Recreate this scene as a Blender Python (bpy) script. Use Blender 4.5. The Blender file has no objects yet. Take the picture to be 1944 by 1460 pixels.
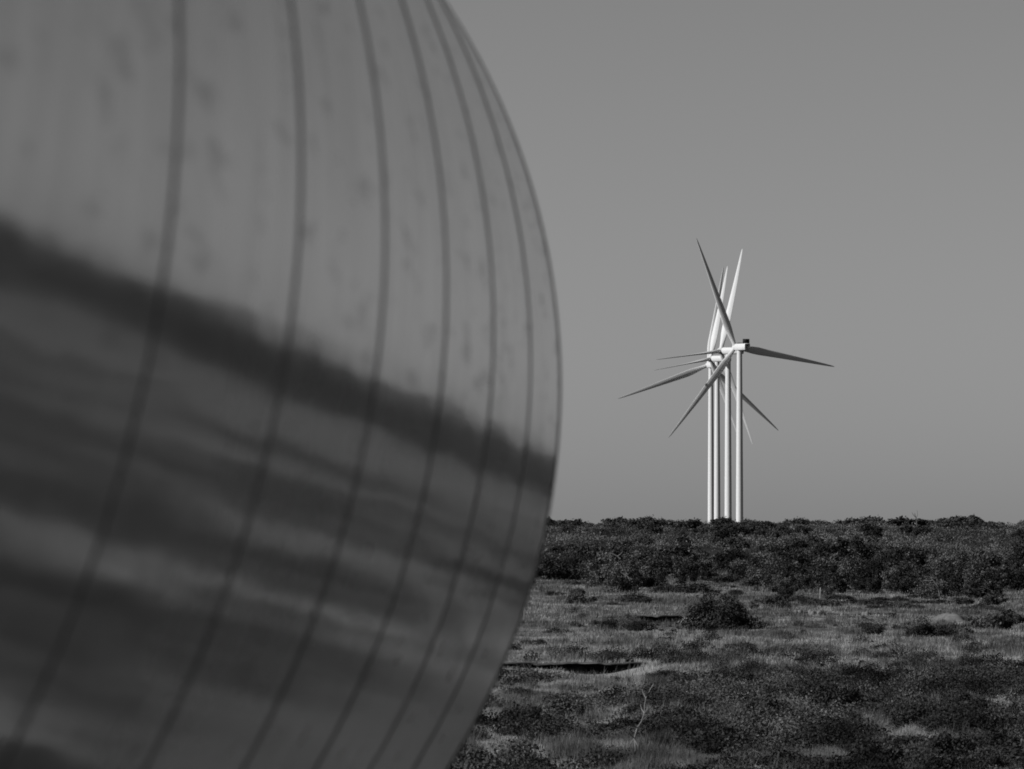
import bpy, math, random
import numpy as np
from mathutils import Vector, Matrix

R = math.radians
sc = bpy.context.scene
COL = sc.collection

# ------------------------------------------------------------------ camera
F = 13000.0            # focal length in photograph pixels (1944 wide)
HOR = 986.0            # row of the true horizon in the photograph
EYE = 1.7
PITCH = math.atan((HOR - 730.0) / F)
cam_d = bpy.data.cameras.new('camera')
cam = bpy.data.objects.new('camera', cam_d)
COL.objects.link(cam)
cam.location = (0, 0, EYE)
cam.rotation_euler = (R(90) + PITCH, 0, 0)
cam_d.sensor_fit = 'HORIZONTAL'
cam_d.sensor_width = 36.0
cam_d.lens = 36.0 * F / 1944.0
cam_d.clip_start = 0.1
cam_d.clip_end = 60000
cam_d.dof.use_dof = True
cam_d.dof.focus_distance = 700.0
cam_d.dof.aperture_fstop = cam_d.lens / 22.0
sc.camera = cam

# ------------------------------------------------------------------ sky and sun (black and white film, red filter)
SUN_EL, SUN_AZ = R(28), R(246)          # azimuth clockwise from the view direction (+Y)
SUN_DIR = Vector((math.cos(SUN_EL) * math.sin(SUN_AZ), math.cos(SUN_EL) * math.cos(SUN_AZ), math.sin(SUN_EL)))
w = bpy.data.worlds.new('World')
sc.world = w
w.use_nodes = True
nt = w.node_tree
nt.nodes.clear()
sky = nt.nodes.new('ShaderNodeTexSky')
sky.sky_type = 'NISHITA'
sky.sun_disc = False
sky.sun_elevation = SUN_EL
sky.sun_rotation = SUN_AZ
sky.altitude = 50
sky.air_density = 1.0
sky.dust_density = 0.55
sky.ozone_density = 1.0
sep = nt.nodes.new('ShaderNodeSeparateColor')
bg = nt.nodes.new('ShaderNodeBackground')
bg.inputs['Strength'].default_value = 0.05
out = nt.nodes.new('ShaderNodeOutputWorld')
nt.links.new(sky.outputs[0], sep.inputs[0])
nt.links.new(sep.outputs[0], bg.inputs['Color'])
nt.links.new(bg.outputs[0], out.inputs['Surface'])
sun_d = bpy.data.lights.new('sun', 'SUN')
sun_d.energy = 5.0
sun_d.angle = R(0.5)
sun_d.color = (1, 1, 1)
sun = bpy.data.objects.new('sun', sun_d)
COL.objects.link(sun)
sun.location = (-40, -20, 60)
sun.rotation_euler = SUN_DIR.to_track_quat('Z', 'Y').to_euler()

sc.view_settings.view_transform = 'Standard'
sc.view_settings.look = 'None'
sc.view_settings.exposure = 0.0
sc.view_settings.gamma = 1.0
sc.view_settings.use_curve_mapping = False
sc.render.engine = 'CYCLES'
sc.cycles.max_bounces = 6
sc.cycles.use_denoising = True
sc.cycles.filter_width = 1.8

rng = np.random.default_rng(7)
random.seed(7)


# ------------------------------------------------------------------ helpers
def tag(o, label=None, cat=None, group=None, kind=None):
    if label: o['label'] = label
    if cat: o['category'] = cat
    if group: o['group'] = group
    if kind: o['kind'] = kind
    return o


def empty(name, loc, rz=0.0):
    o = bpy.data.objects.new(name, None)
    COL.objects.link(o)
    o.location = loc
    o.rotation_euler = (0, 0, rz)
    o.empty_display_size = 0.2
    return o


def link(name, me, parent=None):
    o = bpy.data.objects.new(name, me)
    COL.objects.link(o)
    if parent: o.parent = parent
    return o


def copy_tree(o, parent=None):
    c = o.copy()
    COL.objects.link(c)
    c.parent = parent
    for ch in o.children:
        copy_tree(ch, c)
    return c


def np_mesh(name, verts, faces, mat, tint=None, smooth=False):
    """verts (N,3), faces (M,k) all of one size; tint is one value per vertex"""
    verts = np.asarray(verts, np.float32)
    faces = np.asarray(faces, np.int32)
    me = bpy.data.meshes.new(name)
    k = faces.shape[1]
    me.vertices.add(len(verts))
    me.vertices.foreach_set('co', verts.ravel())
    me.loops.add(faces.size)
    me.loops.foreach_set('vertex_index', faces.ravel())
    me.polygons.add(len(faces))
    me.polygons.foreach_set('loop_start', np.arange(0, faces.size, k, dtype=np.int32))
    if smooth:
        me.polygons.foreach_set('use_smooth', np.ones(len(faces), dtype=bool))
    if tint is not None:
        a = me.attributes.new('tint', 'FLOAT', 'POINT')
        a.data.foreach_set('value', np.asarray(tint, np.float32))
    me.update(calc_edges=True)
    me.materials.append(mat)
    return me


def join_parts(parts):
    vs, fs, n = [], [], 0
    for v, f in parts:
        vs.append(np.asarray(v, float)); fs.append(np.asarray(f, int) + n); n += len(v)
    return np.concatenate(vs), np.concatenate(fs)


def tube(pts, radii, n=7):
    """tapered tube of quads along a polyline"""
    pts = np.asarray(pts, float); m = len(pts)
    radii = np.broadcast_to(np.asarray(radii, float), (m,))
    d = np.gradient(pts, axis=0); d /= np.linalg.norm(d, axis=1)[:, None] + 1e-12
    V = []
    for i in range(m):
        ref = np.array([0, 0, 1.]) if abs(d[i][2]) < .9 else np.array([1., 0, 0])
        u = np.cross(ref, d[i]); u /= np.linalg.norm(u)
        v = np.cross(d[i], u)
        a = np.linspace(0, 2 * np.pi, n, endpoint=False)
        V.append(pts[i] + radii[i] * (np.cos(a)[:, None] * u + np.sin(a)[:, None] * v))
    Fc = []
    for i in range(m - 1):
        for j in range(n):
            k = (j + 1) % n
            Fc.append((i * n + j, i * n + k, (i + 1) * n + k, (i + 1) * n + j))
    return np.concatenate(V), np.array(Fc)


def box(cx, cy, cz, sx, sy, sz):
    v = np.array([(x, y, z) for x in (-1, 1) for y in (-1, 1) for z in (-1, 1)], float) * .5 * np.array([sx, sy, sz]) + np.array([cx, cy, cz])
    f = [(0, 1, 3, 2), (4, 6, 7, 5), (0, 4, 5, 1), (2, 3, 7, 6), (0, 2, 6, 4), (1, 5, 7, 3)]
    return v, np.array(f)


def hash2(ix, iy, s):
    h = (ix.astype(np.int64) * 374761393 + iy.astype(np.int64) * 668265263 + s * 974634777) & 0x7fffffff
    h = ((h ^ (h >> 13)) * 1274126177) & 0x7fffffff
    return ((h ^ (h >> 16)) & 0xffff) / 65535.0


def vnoise(x, y, s=0):
    x = np.asarray(x, float); y = np.asarray(y, float)
    ix, iy = np.floor(x), np.floor(y)
    fx, fy = x - ix, y - iy
    fx = fx * fx * (3 - 2 * fx); fy = fy * fy * (3 - 2 * fy)
    a = hash2(ix, iy, s); b = hash2(ix + 1, iy, s); c = hash2(ix, iy + 1, s); d = hash2(ix + 1, iy + 1, s)
    return (a * (1 - fx) + b * fx) * (1 - fy) + (c * (1 - fx) + d * fx) * fy


def fbm(x, y, s=0, o=4):
    t, a = 0, .5
    for i in range(o):
        t = t + a * vnoise(x, y, s + i * 17); x = x * 2.03; y = y * 2.03; a *= .5
    return t / (1 - .5 ** o)


def sstep(a, b, x):
    t = np.clip((x - a) / (b - a), 0, 1)
    return t * t * (3 - 2 * t)


# ------------------------------------------------------------------ terrain heights (metres; the camera stands on a raised pad)
PLAIN = EYE - 6.0


def X(px, y):
    return (px - 972.0) / F * y


# small cut banks in the plain: lip polyline (x, y), drop at each lip point
BANKS = {
    'far':   dict(lip=[(-2.2, 283.5), (-0.4, 284.2), (0.8, 285.4), (2.1, 286.0), (2.9, 286.2), (3.5, 285.6), (4.2, 285.9), (5.0, 286.5), (5.7, 287.2)],
                  drop=[.10, .13, .17, .24, .42, .44, .40, .22, .08], back=18, front=36, raised=False),
    'near':  dict(lip=[(-2.4, 283.0), (-0.6, 282.4), (0.2, 281.2), (0.8, 278.6), (1.4, 275.6), (1.9, 273.0)],
                  drop=[.36, .36, .38, .38, .33, .12], back=6, front=20, raised=False),
    'track': dict(lip=[(13.8, 431), (15.5, 432), (17.4, 430.5), (19.4, 431.5), (21.4, 430.8), (24.2, 432)],
                  drop=[.10, .20, .19, .17, .16, .07], back=16, front=6, raised=True),
    'short': dict(lip=[(8.0, 440), (8.6, 441), (9.4, 440.4), (10.1, 441), (10.8, 441.6)],
                  drop=[.25, .72, .8, .72, .25], back=12, front=50, raised=False),
}


def bank_offset(x, y):
    z = np.zeros(np.broadcast(x, y).shape)
    for b in BANKS.values():
        lx = np.array([p[0] for p in b['lip']]); ly = np.array([p[1] for p in b['lip']])
        yl = np.interp(x, lx, ly) + 1.3
        d = np.interp(x, lx, b['drop'])
        m = sstep(lx[0] - 1.2, lx[0], x) * (1 - sstep(lx[-1], lx[-1] + .7, x))
        if b['raised']:
            k = np.where(y > yl, 1 - sstep(0, b['back'], y - yl), 0)
            z = z + k * d * m
        else:
            k = np.where(y < yl, 1 - sstep(b['front'] * .35, b['front'], yl - y), 0)
            z = z - k * d * m
    return z


def height(x, y):
    x = np.asarray(x, float); y = np.asarray(y, float)
    edge = 1.3 - 1.6 * sstep(3, 8, y)
    on_pad = (1 - .28 * sstep(edge, edge + .9, x) - .72 * sstep(edge + 4, edge + 24, x)) * (1 - sstep(26, 62, y))
    z = PLAIN * (1 - on_pad)
    calm = 1 - .85 * np.exp(-((x - 1.5) / 7) ** 2 - ((y - 275) / 28) ** 2)
    und = (fbm(x * .05, y * .03, 3) - .5) * .5 + (fbm(x * .25, y * .15, 9) - .5) * .18
    und = und + (fbm(x * .14, y * .05, 33) - .5) * .55
    und = und + (fbm(x * .5, y * .13, 37, 3) - .5) * .55 * (1 - sstep(225, 300, y))
    z = z + und * calm * sstep(40, 110, y)
    hill = 4.55 * sstep(575, 1160, y) + (fbm(x * .02, y * .008, 21) - .5) * 1.1 * sstep(575, 800, y)
    z = z + hill
    z = z - 27 * sstep(1190, 1900, y)
    z = z - 4.0 * sstep(120, 600, np.abs(x) - 0.35 * np.abs(y) - 60) - 6 * sstep(-60, -200, y) * 0
    return z + bank_offset(x, y)


def ground_hit(px, py):
    """distance y and point where the photograph's pixel meets the terrain"""
    dx, dz = (px - 972.0) / F, (HOR - py) / F
    ys = np.concatenate([np.linspace(60, 700, 3000), np.linspace(700, 1300, 1500)])
    hz = height(dx * ys, ys)
    below = np.nonzero(EYE + dz * ys < hz)[0]
    y = ys[below[0]] if len(below) else 1250.0
    return y


# ------------------------------------------------------------------ materials
def mat(name):
    m = bpy.data.materials.new(name)
    m.use_nodes = True
    t = m.node_tree
    b = t.nodes['Principled BSDF']
    return m, t, b


def G(v):
    return (v, v, v, 1)


def node(t, kind, **kw):
    n = t.nodes.new(kind)
    for k, v in kw.items():
        n.inputs[k].default_value = v
    return n


def ramp(t, src, stops):
    r = t.nodes.new('ShaderNodeValToRGB')
    e = r.color_ramp.elements
    while len(e) < len(stops): e.new(.5)
    for i, (p, v) in enumerate(stops):
        e[i].position = p; e[i].color = G(v)
    t.links.new(src, r.inputs[0])
    return r.outputs[0]


def mul(t, a, b):
    m = t.nodes.new('ShaderNodeMath'); m.operation = 'MULTIPLY'
    for i, s in enumerate((a, b)):
        if isinstance(s, (int, float)): m.inputs[i].default_value = s
        else: t.links.new(s, m.inputs[i])
    return m.outputs[0]


def foliage(name, albedo, translucent=.25, spread=.35):
    m, t, b = mat(name)
    a = t.nodes.new('ShaderNodeAttribute'); a.attribute_name = 'tint'
    oi = t.nodes.new('ShaderNodeObjectInfo')
    mr = t.nodes.new('ShaderNodeMapRange')
    mr.inputs[3].default_value = 1 - spread; mr.inputs[4].default_value = 1 + spread
    t.links.new(oi.outputs['Random'], mr.inputs[0])
    v = mul(t, mul(t, a.outputs['Fac'], albedo), mr.outputs[0])
    cc = t.nodes.new('ShaderNodeCombineColor')
    for i in range(3): t.links.new(v, cc.inputs[i])
    d = t.nodes.new('ShaderNodeBsdfDiffuse'); tr = t.nodes.new('ShaderNodeBsdfTranslucent')
    mx = t.nodes.new('ShaderNodeMixShader'); mx.inputs[0].default_value = translucent
    t.links.new(cc.outputs[0], d.inputs[0]); t.links.new(cc.outputs[0], tr.inputs[0])
    t.links.new(d.outputs[0], mx.inputs[1]); t.links.new(tr.outputs[0], mx.inputs[2])
    t.links.new(mx.outputs[0], t.nodes['Material Output'].inputs[0])
    t.nodes.remove(b)
    return m


def noisy(name, lo, hi, scale, rough=.9, bump=0.0, detail=6, stretch=(1, 1, 1)):
    m, t, b = mat(name)
    tc = t.nodes.new('ShaderNodeTexCoord')
    mp = t.nodes.new('ShaderNodeMapping'); mp.inputs['Scale'].default_value = stretch
    t.links.new(tc.outputs['Object'], mp.inputs[0])
    n = node(t, 'ShaderNodeTexNoise', Scale=scale, Detail=detail, Roughness=.65)
    t.links.new(mp.outputs[0], n.inputs['Vector'])
    t.links.new(ramp(t, n.outputs[0], [(.3, lo), (.7, hi)]), b.inputs['Base Color'])
    b.inputs['Roughness'].default_value = rough
    b.inputs['Specular IOR Level'].default_value = .2
    if bump:
        bp = node(t, 'ShaderNodeBump', Strength=1.0, Distance=bump)
        t.links.new(n.outputs[0], bp.inputs['Height'])
        t.links.new(bp.outputs[0], b.inputs['Normal'])
    return m


M_GRASS = foliage('grass_blades', 1.0, .3, 0)
M_SCRUB = foliage('scrub_leaves', 1.0, .1, 0)
M_LEAF = foliage('shrub_leaves', .038, .08, .35)
M_LEAF_PALE = foliage('pale_shrub_leaves', .066, .12, .3)
M_LEAF_DARK = foliage('tree_leaves', .027, .1, .3)
M_BARK = noisy('pale_bark', .08, .17, 14)
M_BARK_PALE = noisy('dry_bare_wood', .11, .2, 14)
M_BARK_DARK = noisy('dark_bark', .03, .07, 14)
M_SOIL_SHADE = noisy('shade_black_soil', .008, .022, 3, bump=.03)  # near-black colour paints in the shade of the undercut recess
M_SAND = noisy('pale_sand', .10, .17, 2.5, bump=.03)
M_TURF = noisy('turf', .05, .10, 3.0, bump=.04)
M_STONE = noisy('field_stone', .10, .18, 6, bump=.02)
M_POST = noisy('white_painted_post', .15, .24, 5, rough=.6)
M_POST_DARK = noisy('weathered_post', .03, .06, 8)
M_WHITE = noisy('white_turbine_paint', .54, .59, .6, rough=.5, detail=3)
M_BLACK = noisy('black_cooler_grille', .012, .02, 2, rough=.7)
M_TIMBER = noisy('support_timber', .08, .16, 6)


# ground: soil, dry grass and gravel on one sheet
def ground_material():
    m, t, b = mat('open_ground')
    g = t.nodes.new('ShaderNodeNewGeometry')
    big = node(t, 'ShaderNodeTexNoise', Scale=.06, Detail=5, Roughness=.6)
    mid = node(t, 'ShaderNodeTexNoise', Scale=.7, Detail=6, Roughness=.7)
    fine = node(t, 'ShaderNodeTexNoise', Scale=6, Detail=6, Roughness=.7)
    for n in (big, mid, fine): t.links.new(g.outputs['Position'], n.inputs['Vector'])
    v = mul(t, ramp(t, big.outputs[0], [(.35, .085), (.65, .18)]), ramp(t, mid.outputs[0], [(.3, .55), (.7, 1.25)]))
    v = mul(t, v, ramp(t, fine.outputs[0], [(.3, .7), (.7, 1.2)]))
    at = t.nodes.new('ShaderNodeAttribute'); at.attribute_name = 'tint'
    cov = t.nodes.new('ShaderNodeMapRange')
    for i_, q_ in ((1, -1.0), (2, 0.0), (3, .32), (4, 1.0)): cov.inputs[i_].default_value = q_
    t.links.new(at.outputs['Fac'], cov.inputs[0])
    v = mul(t, v, cov.outputs[0])
    mx = t.nodes.new('ShaderNodeMix'); mx.clamp_factor = True
    t.links.new(at.outputs['Fac'], mx.inputs[0]); t.links.new(v, mx.inputs[2])
    t.links.new(mul(t, ramp(t, mid.outputs[0], [(.3, .22), (.7, .36)]), ramp(t, fine.outputs[0], [(.3, .75), (.7, 1.15)])), mx.inputs[3])
    t.links.new(mx.outputs[0], b.inputs['Base Color'])
    b.inputs['Roughness'].default_value = 1.0
    b.inputs['Specular IOR Level'].default_value = 0.0
    bp = node(t, 'ShaderNodeBump', Strength=1.0, Distance=.12)
    t.links.new(fine.outputs[0], bp.inputs['Height']); t.links.new(bp.outputs[0], b.inputs['Normal'])
    return m


M_GROUND = ground_material()


def shell_material():
    m, t, b = mat('painted_steel_shell')
    tc = t.nodes.new('ShaderNodeTexCoord')
    spots = node(t, 'ShaderNodeTexNoise', Scale=17.0, Detail=2, Roughness=.5)
    big = node(t, 'ShaderNodeTexNoise', Scale=1.6, Detail=4, Roughness=.6)
    mp = t.nodes.new('ShaderNodeMapping'); mp.inputs['Scale'].default_value = (.6, 2.2, .6)
    streak = node(t, 'ShaderNodeTexNoise', Scale=3.5, Detail=5, Roughness=.65)
    mp2 = t.nodes.new('ShaderNodeMapping'); mp2.inputs['Scale'].default_value = (1.0, .14, 1.0)
    t.links.new(tc.outputs['Object'], mp2.inputs[0])
    wave = node(t, 'ShaderNodeTexNoise', Scale=5.5, Detail=2, Roughness=.5)
    t.links.new(mp2.outputs[0], wave.inputs['Vector'])
    mp3 = t.nodes.new('ShaderNodeMapping'); mp3.inputs['Scale'].default_value = (1, .14, 1)
    t.links.new(tc.outputs['Object'], mp3.inputs[0])
    t.links.new(tc.outputs['Object'], mp.inputs[0]); t.links.new(mp.outputs[0], streak.inputs['Vector'])
    t.links.new(mp3.outputs[0], spots.inputs['Vector']); t.links.new(tc.outputs['Object'], big.inputs['Vector'])
    v = mul(t, ramp(t, big.outputs[0], [(.3, .86), (.7, 1.08)]), .46)
    t.links.new(v, b.inputs['Base Color'])
    b.inputs['Roughness'].default_value = .085
    b.inputs['IOR'].default_value = 1.5
    bp = node(t, 'ShaderNodeBump', Strength=1.0, Distance=.0022)
    t.links.new(wave.outputs[0], bp.inputs['Height']); t.links.new(bp.outputs[0], b.inputs['Normal'])
    # dry dust and rain streaks lying on the paint: dull, so they mirror nothing
    dust = node(t, 'ShaderNodeBsdfDiffuse')
    dust.inputs[0].default_value = G(.30)
    mx = t.nodes.new('ShaderNodeMixShader')
    a1 = ramp(t, spots.outputs[0], [(.30, .26), (.42, .02)])
    a2 = ramp(t, streak.outputs[0], [(.42, 0), (.70, .16)])
    ad = t.nodes.new('ShaderNodeMath'); ad.operation = 'ADD'; ad.use_clamp = True
    t.links.new(a1, ad.inputs[0]); t.links.new(a2, ad.inputs[1])
    t.links.new(ad.outputs[0], mx.inputs[0])
    t.links.new(b.outputs[0], mx.inputs[1]); t.links.new(dust.outputs[0], mx.inputs[2])
    t.links.new(mx.outputs[0], t.nodes['Material Output'].inputs[0])
    return m


def seam_material():
    m, t, b = mat('weld_bead_paint')
    tc = t.nodes.new('ShaderNodeTexCoord'); oi = t.nodes.new('ShaderNodeObjectInfo')
    n = node(t, 'ShaderNodeTexNoise', Scale=2.2, Detail=4, Roughness=.6)
    ad = t.nodes.new('ShaderNodeVectorMath'); ad.operation = 'ADD'
    t.links.new(tc.outputs['Object'], ad.inputs[0])
    t.links.new(oi.outputs['Random'], ad.inputs[1])
    t.links.new(ad.outputs[0], n.inputs['Vector'])
    t.links.new(ramp(t, n.outputs[0], [(.3, .04), (.7, .18)]), b.inputs['Base Color'])
    t.links.new(ramp(t, n.outputs[0], [(.3, .7), (.7, .3)]), b.inputs['Roughness'])
    return m


M_SHELL = shell_material()
M_SEAM = seam_material()

# ------------------------------------------------------------------ the ground sheet
def axis_steps(parts):
    return np.unique(np.round(np.concatenate([np.linspace(a, b, n) for a, b, n in parts]), 4))


gx = axis_steps([(-30000, -400, 14), (-400, -40, 20), (-40, -6, 18), (-6, 60, 150), (60, 300, 100), (300, 800, 20), (800, 30000, 14)])
gy = axis_steps([(-30000, -200, 10), (-200, 0, 12), (0, 150, 90), (150, 300, 230), (300, 600, 200), (600, 1250, 130), (1250, 2500, 25), (2500, 30000, 20)])
GX, GY = np.meshgrid(gx, gy)
GZ = height(GX, GY)
nv, nr = len(gx), len(gy)
idx = np.arange(nv * nr).reshape(nr, nv)
faces = np.stack([idx[:-1, :-1], idx[:-1, 1:], idx[1:, 1:], idx[1:, :-1]], -1).reshape(-1, 4)
off = bank_offset(GX, GY)
bare = np.clip(-off * 8, 0, 1) * (GY > 240) + sstep(5.0, 2.0, GX) * sstep(40, 24, np.abs(GY)) * .8 + .45 * sstep(.38, .6, fbm(GX * .14, GY * .06, 88, 4)) * sstep(2, 6, GX) * sstep(175, 150, GY) * (GY > 0) * sstep(.04, .055, GX / np.maximum(GY, 1)) + .8 * np.exp(-((GY - 437) / 3.5) ** 2) * (GX > 13) * (GX < 25.5)
ground = link('ground', np_mesh('ground', np.stack([GX, GY, GZ], -1).reshape(-1, 3), faces, M_GROUND, tint=(np.clip(bare, 0, 1) - sstep(590, 700, np.abs(GY)) - (GY < -60) * 1.0 * (np.abs(GY) < 590) - 0.0).clip(-1, 1).ravel(), smooth=True))
tag(ground, kind='structure')

# ------------------------------------------------------------------ the big tower section lying in the foreground
AX = Vector((0.03402675, 0.99928764, -0.01632183)).normalized()
CE = Vector((-2.00007, 21.00480, EYE + 0.40605))
RE, TAPER, STEP = 2.15, 0.0144515, 2.00288


def build_section():
    root = empty('tower_section', CE)
    tag(root, 'huge pale grey steel tower section lying on its side, filling the left foreground', 'tower section')
    rot = AX.to_track_quat('Y', 'Z')
    root.rotation_mode = 'QUATERNION'
    root.rotation_quaternion = rot
    NS = 288
    ang = np.linspace(0, 2 * np.pi, NS, endpoint=False)
    cs = np.stack([np.cos(ang), np.sin(ang)], -1)

    def revolve(prof, closed=False):
        V = []
        for yy, rr in prof:
            V.append(np.stack([cs[:, 0] * rr, np.full(NS, yy), cs[:, 1] * rr], -1))
        Fc = []
        j = np.arange(NS); k = (j + 1) % NS
        n = len(prof)
        for i in range(n if closed else n - 1):
            a, c = i * NS, ((i + 1) % n) * NS
            Fc.append(np.stack([a + j, c + j, c + k, a + k], -1))
        return np.concatenate(V), np.concatenate(Fc)

    rad = lambda t: RE + TAPER * t           # radius at axial place t (t = 0 at the far end)
    for i in range(9):
        t1 = -i * STEP; t0 = t1 - STEP
        prof = []
        wob = rng.uniform(-.0012, .0022)
        for s in np.linspace(0, 1, 9):
            t = t0 + s * STEP
            prof.append((t, rad(t) + wob * math.sin(math.pi * s)))
        prof += [(t1, rad(t1) - .03), (t0, rad(t0) - .03)]
        v, f = revolve(prof, True)
        link('steel_ring', np_mesh('steel_ring', v, f, M_SHELL, smooth=False), root)
    for i in range(1, 9):
        t = -i * STEP
        hw = {5: .0030, 6: .0085, 4: .008, 3: .007}.get(i, .009)
        k1 = .6 + .8 * fbm(ang * 14 + i * 31, ang * 0 + i, 71, 4)
        k2 = (fbm(ang * 9 + i * 17, ang * 0 + i, 72, 4) - .5) * .012
        V = []
        for u, dr in ((-1, -.004), (-1, .0012), (0, .003), (1, .0012), (1, -.004)):
            V.append(np.stack([cs[:, 0] * (rad(t) + dr), t + u * hw * 1.2 * k1 + k2, cs[:, 1] * (rad(t) + dr)], -1))
        jj = np.arange(NS); kk = (jj + 1) % NS
        v = np.concatenate(V)
        f = np.concatenate([np.stack([q * NS + jj, (q + 1) * NS + jj, (q + 1) * NS + kk, q * NS + kk], -1) for q in range(4)])
        link('weld_seam', np_mesh('weld_seam', v, f, M_SEAM, smooth=True), root)
    v, f = revolve([(-.06, RE - .02), (-.06, RE - .0005), (-.055, RE + .0025), (-.004, RE + .0025), (-.004, RE - .02)])
    link('flange_neck', np_mesh('flange_neck', v, f, M_SEAM, smooth=True), root)
    v, f = revolve([(.003, RE - .16), (.003, RE - .002), (.07, RE - .002), (.07, RE - .16)], True)
    link('end_flange', np_mesh('end_flange', v, f, M_SEAM), root)
    for o in root.children:
        if o.name.startswith('steel_ring'):
            me = o.data
            me.polygons.foreach_set('use_smooth', np.ones(len(me.polygons), dtype=bool))
            me.set_sharp_from_angle(angle=R(40))
    return root


section = build_section()

# saddles under the section
for k, t in enumerate((-3.0, -13.0)):
    c = CE + AX * t
    rr = RE + TAPER * t
    r_ = empty('timber_cradle', (c.x, c.y, 0))
    tag(r_, 'timber cradle carrying the near end of the steel tower section' if k else 'timber cradle carrying the far end of the steel tower section', 'cradle', 'cradles under the tower section')
    zb = c.z - rr
    for s in (-1, 1):
        a = R(28)
        px_, pz_ = math.sin(a) * rr * s, c.z - math.cos(a) * rr
        link('chock', np_mesh('chock', *box(px_ + .08 * s, 0, pz_ / 2 - .02, .34, .5, max(.1, pz_ - .06)), M_TIMBER), r_)
    link('beam', np_mesh('beam', *box(0, 0, .03, 3.0, .42, .14), M_TIMBER), r_)


# ------------------------------------------------------------------ wind turbines
def blade_mesh(L, beta0, name):
    """span +Z, leading edge +X, flapwise +Y; pitch beta0 and twist turn the leading edge towards +Y"""
    secs = [(1.2, 2.3, 1.0, 15), (3.0, 2.35, .96, 15), (6.5, 3.0, .66, 15), (11, 3.9, .42, 13), (15, 4.1, .33, 11), (22, 3.6, .27, 8),
            (30, 3.0, .23, 5.5), (40, 2.35, .2, 3.2), (50, 1.7, .18, 1.4), (58, 1.15, .17, .4), (63, .75, .16, 0), (65.2, .3, .16, 0), (65.5, .08, .2, 0)]
    n = 16
    V = []
    for r, c, th, tw in secs:
        a = np.linspace(0, 2 * np.pi, n, endpoint=False)
        c = c * (1 + .16 * (1 - min(1, th)))
        x = c * (.5 * np.cos(a)) + c * .12 * (1 - min(1, th))
        fat = np.where(np.cos(a) > 0, 1.0, 1 - .75 * (1 - th) * (-np.cos(a)))
        y = c * th * .5 * np.sin(a) * fat
        b = R(tw + beta0)
        xr = x * math.cos(b) - y * math.sin(b); yr = x * math.sin(b) + y * math.cos(b)
        pre = 2.2 * (r / 65.5) ** 2
        V.append(np.stack([xr, yr + pre, np.full(n, r * L / 65.5)], -1))
    Fc = []
    for i in range(len(secs) - 1):
        for j in range(n):
            k = (j + 1) % n
            Fc.append((i * n + j, i * n + k, (i + 1) * n + k, (i + 1) * n + j))
    return np_mesh(name, np.concatenate(V), Fc, M_WHITE, smooth=True)


BLADE_RUN = blade_mesh(66.5, 3, 'blade')
BLADE_BACK = blade_mesh(66.5, -4, 'blade')
BLADE_FEATHER = blade_mesh(65.5, 74, 'blade')


def lathe_y(prof, n=20):
    a = np.linspace(0, 2 * np.pi, n, endpoint=False)
    V = np.concatenate([np.stack([np.cos(a) * r, np.full(n, y), np.sin(a) * r], -1) for y, r in prof])
    j = np.arange(n); k = (j + 1) % n
    Fc = np.concatenate([np.stack([i * n + j, i * n + k, (i + 1) * n + k, (i + 1) * n + j], -1) for i in range(len(prof) - 1)])
    return V, Fc


def nacelle_parts():
    # rounded box, long axis Y (rotor at +Y), bevelled by an octagonal section
    secs = [(-9.6, .86), (-9.3, .98), (-4, 1.0), (2.0, 1.0), (3.2, .9), (3.5, .8)]
    w, h, b = 1.95, 1.95, .5
    oct_ = [(-w + b, -h), (w - b, -h), (w, -h + b), (w, h - b), (w - b, h), (-w + b, h), (-w, h - b), (-w, -h + b)]
    V = np.concatenate([np.array([(x * s, y, z * s) for x, z in oct_]) for y, s in secs])
    Fc = []
    for i in range(len(secs) - 1):
        for j in range(8):
            k = (j + 1) % 8
            Fc.append((i * 8 + j, i * 8 + k, (i + 1) * 8 + k, (i + 1) * 8 + j))
    for base, order in ((0, (0, 1, 2, 3, 4, 5, 6, 7)), ((len(secs) - 1) * 8, (0, 7, 6, 5, 4, 3, 2, 1))):
        for tri in ((0, 1, 2, 3), (0, 3, 4, 7), (4, 5, 6, 7)):
            Fc.append(tuple(base + q for q in tri))
    return V, np.array(Fc)


ME_NAC = np_mesh('nacelle', *nacelle_parts(), M_WHITE)
ME_HUB = np_mesh('hub', *lathe_y([(-1.6, .2), (-1.6, 1.55), (0, 1.75), (1.2, 1.6), (2.2, 1.0), (2.6, .35), (2.65, .02)]), M_WHITE, smooth=True)
ME_COOL = np_mesh('cooler', *join_parts([box(0, -8.0, 3.25, 3.9, .9, 2.5), box(-1.5, -7.2, 2.2, .25, .6, .7), box(1.5, -7.2, 2.2, .25, .6, .7)]), M_BLACK)
ME_VANE = np_mesh('wind_vane', *join_parts([tube([(0, -5.6, 1.9), (0, -5.6, 4.4)], .13, 6), tube([(-.5, -5.6, 4.3), (.5, -5.6, 4.3)], .1, 6)]), M_WHITE)


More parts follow.
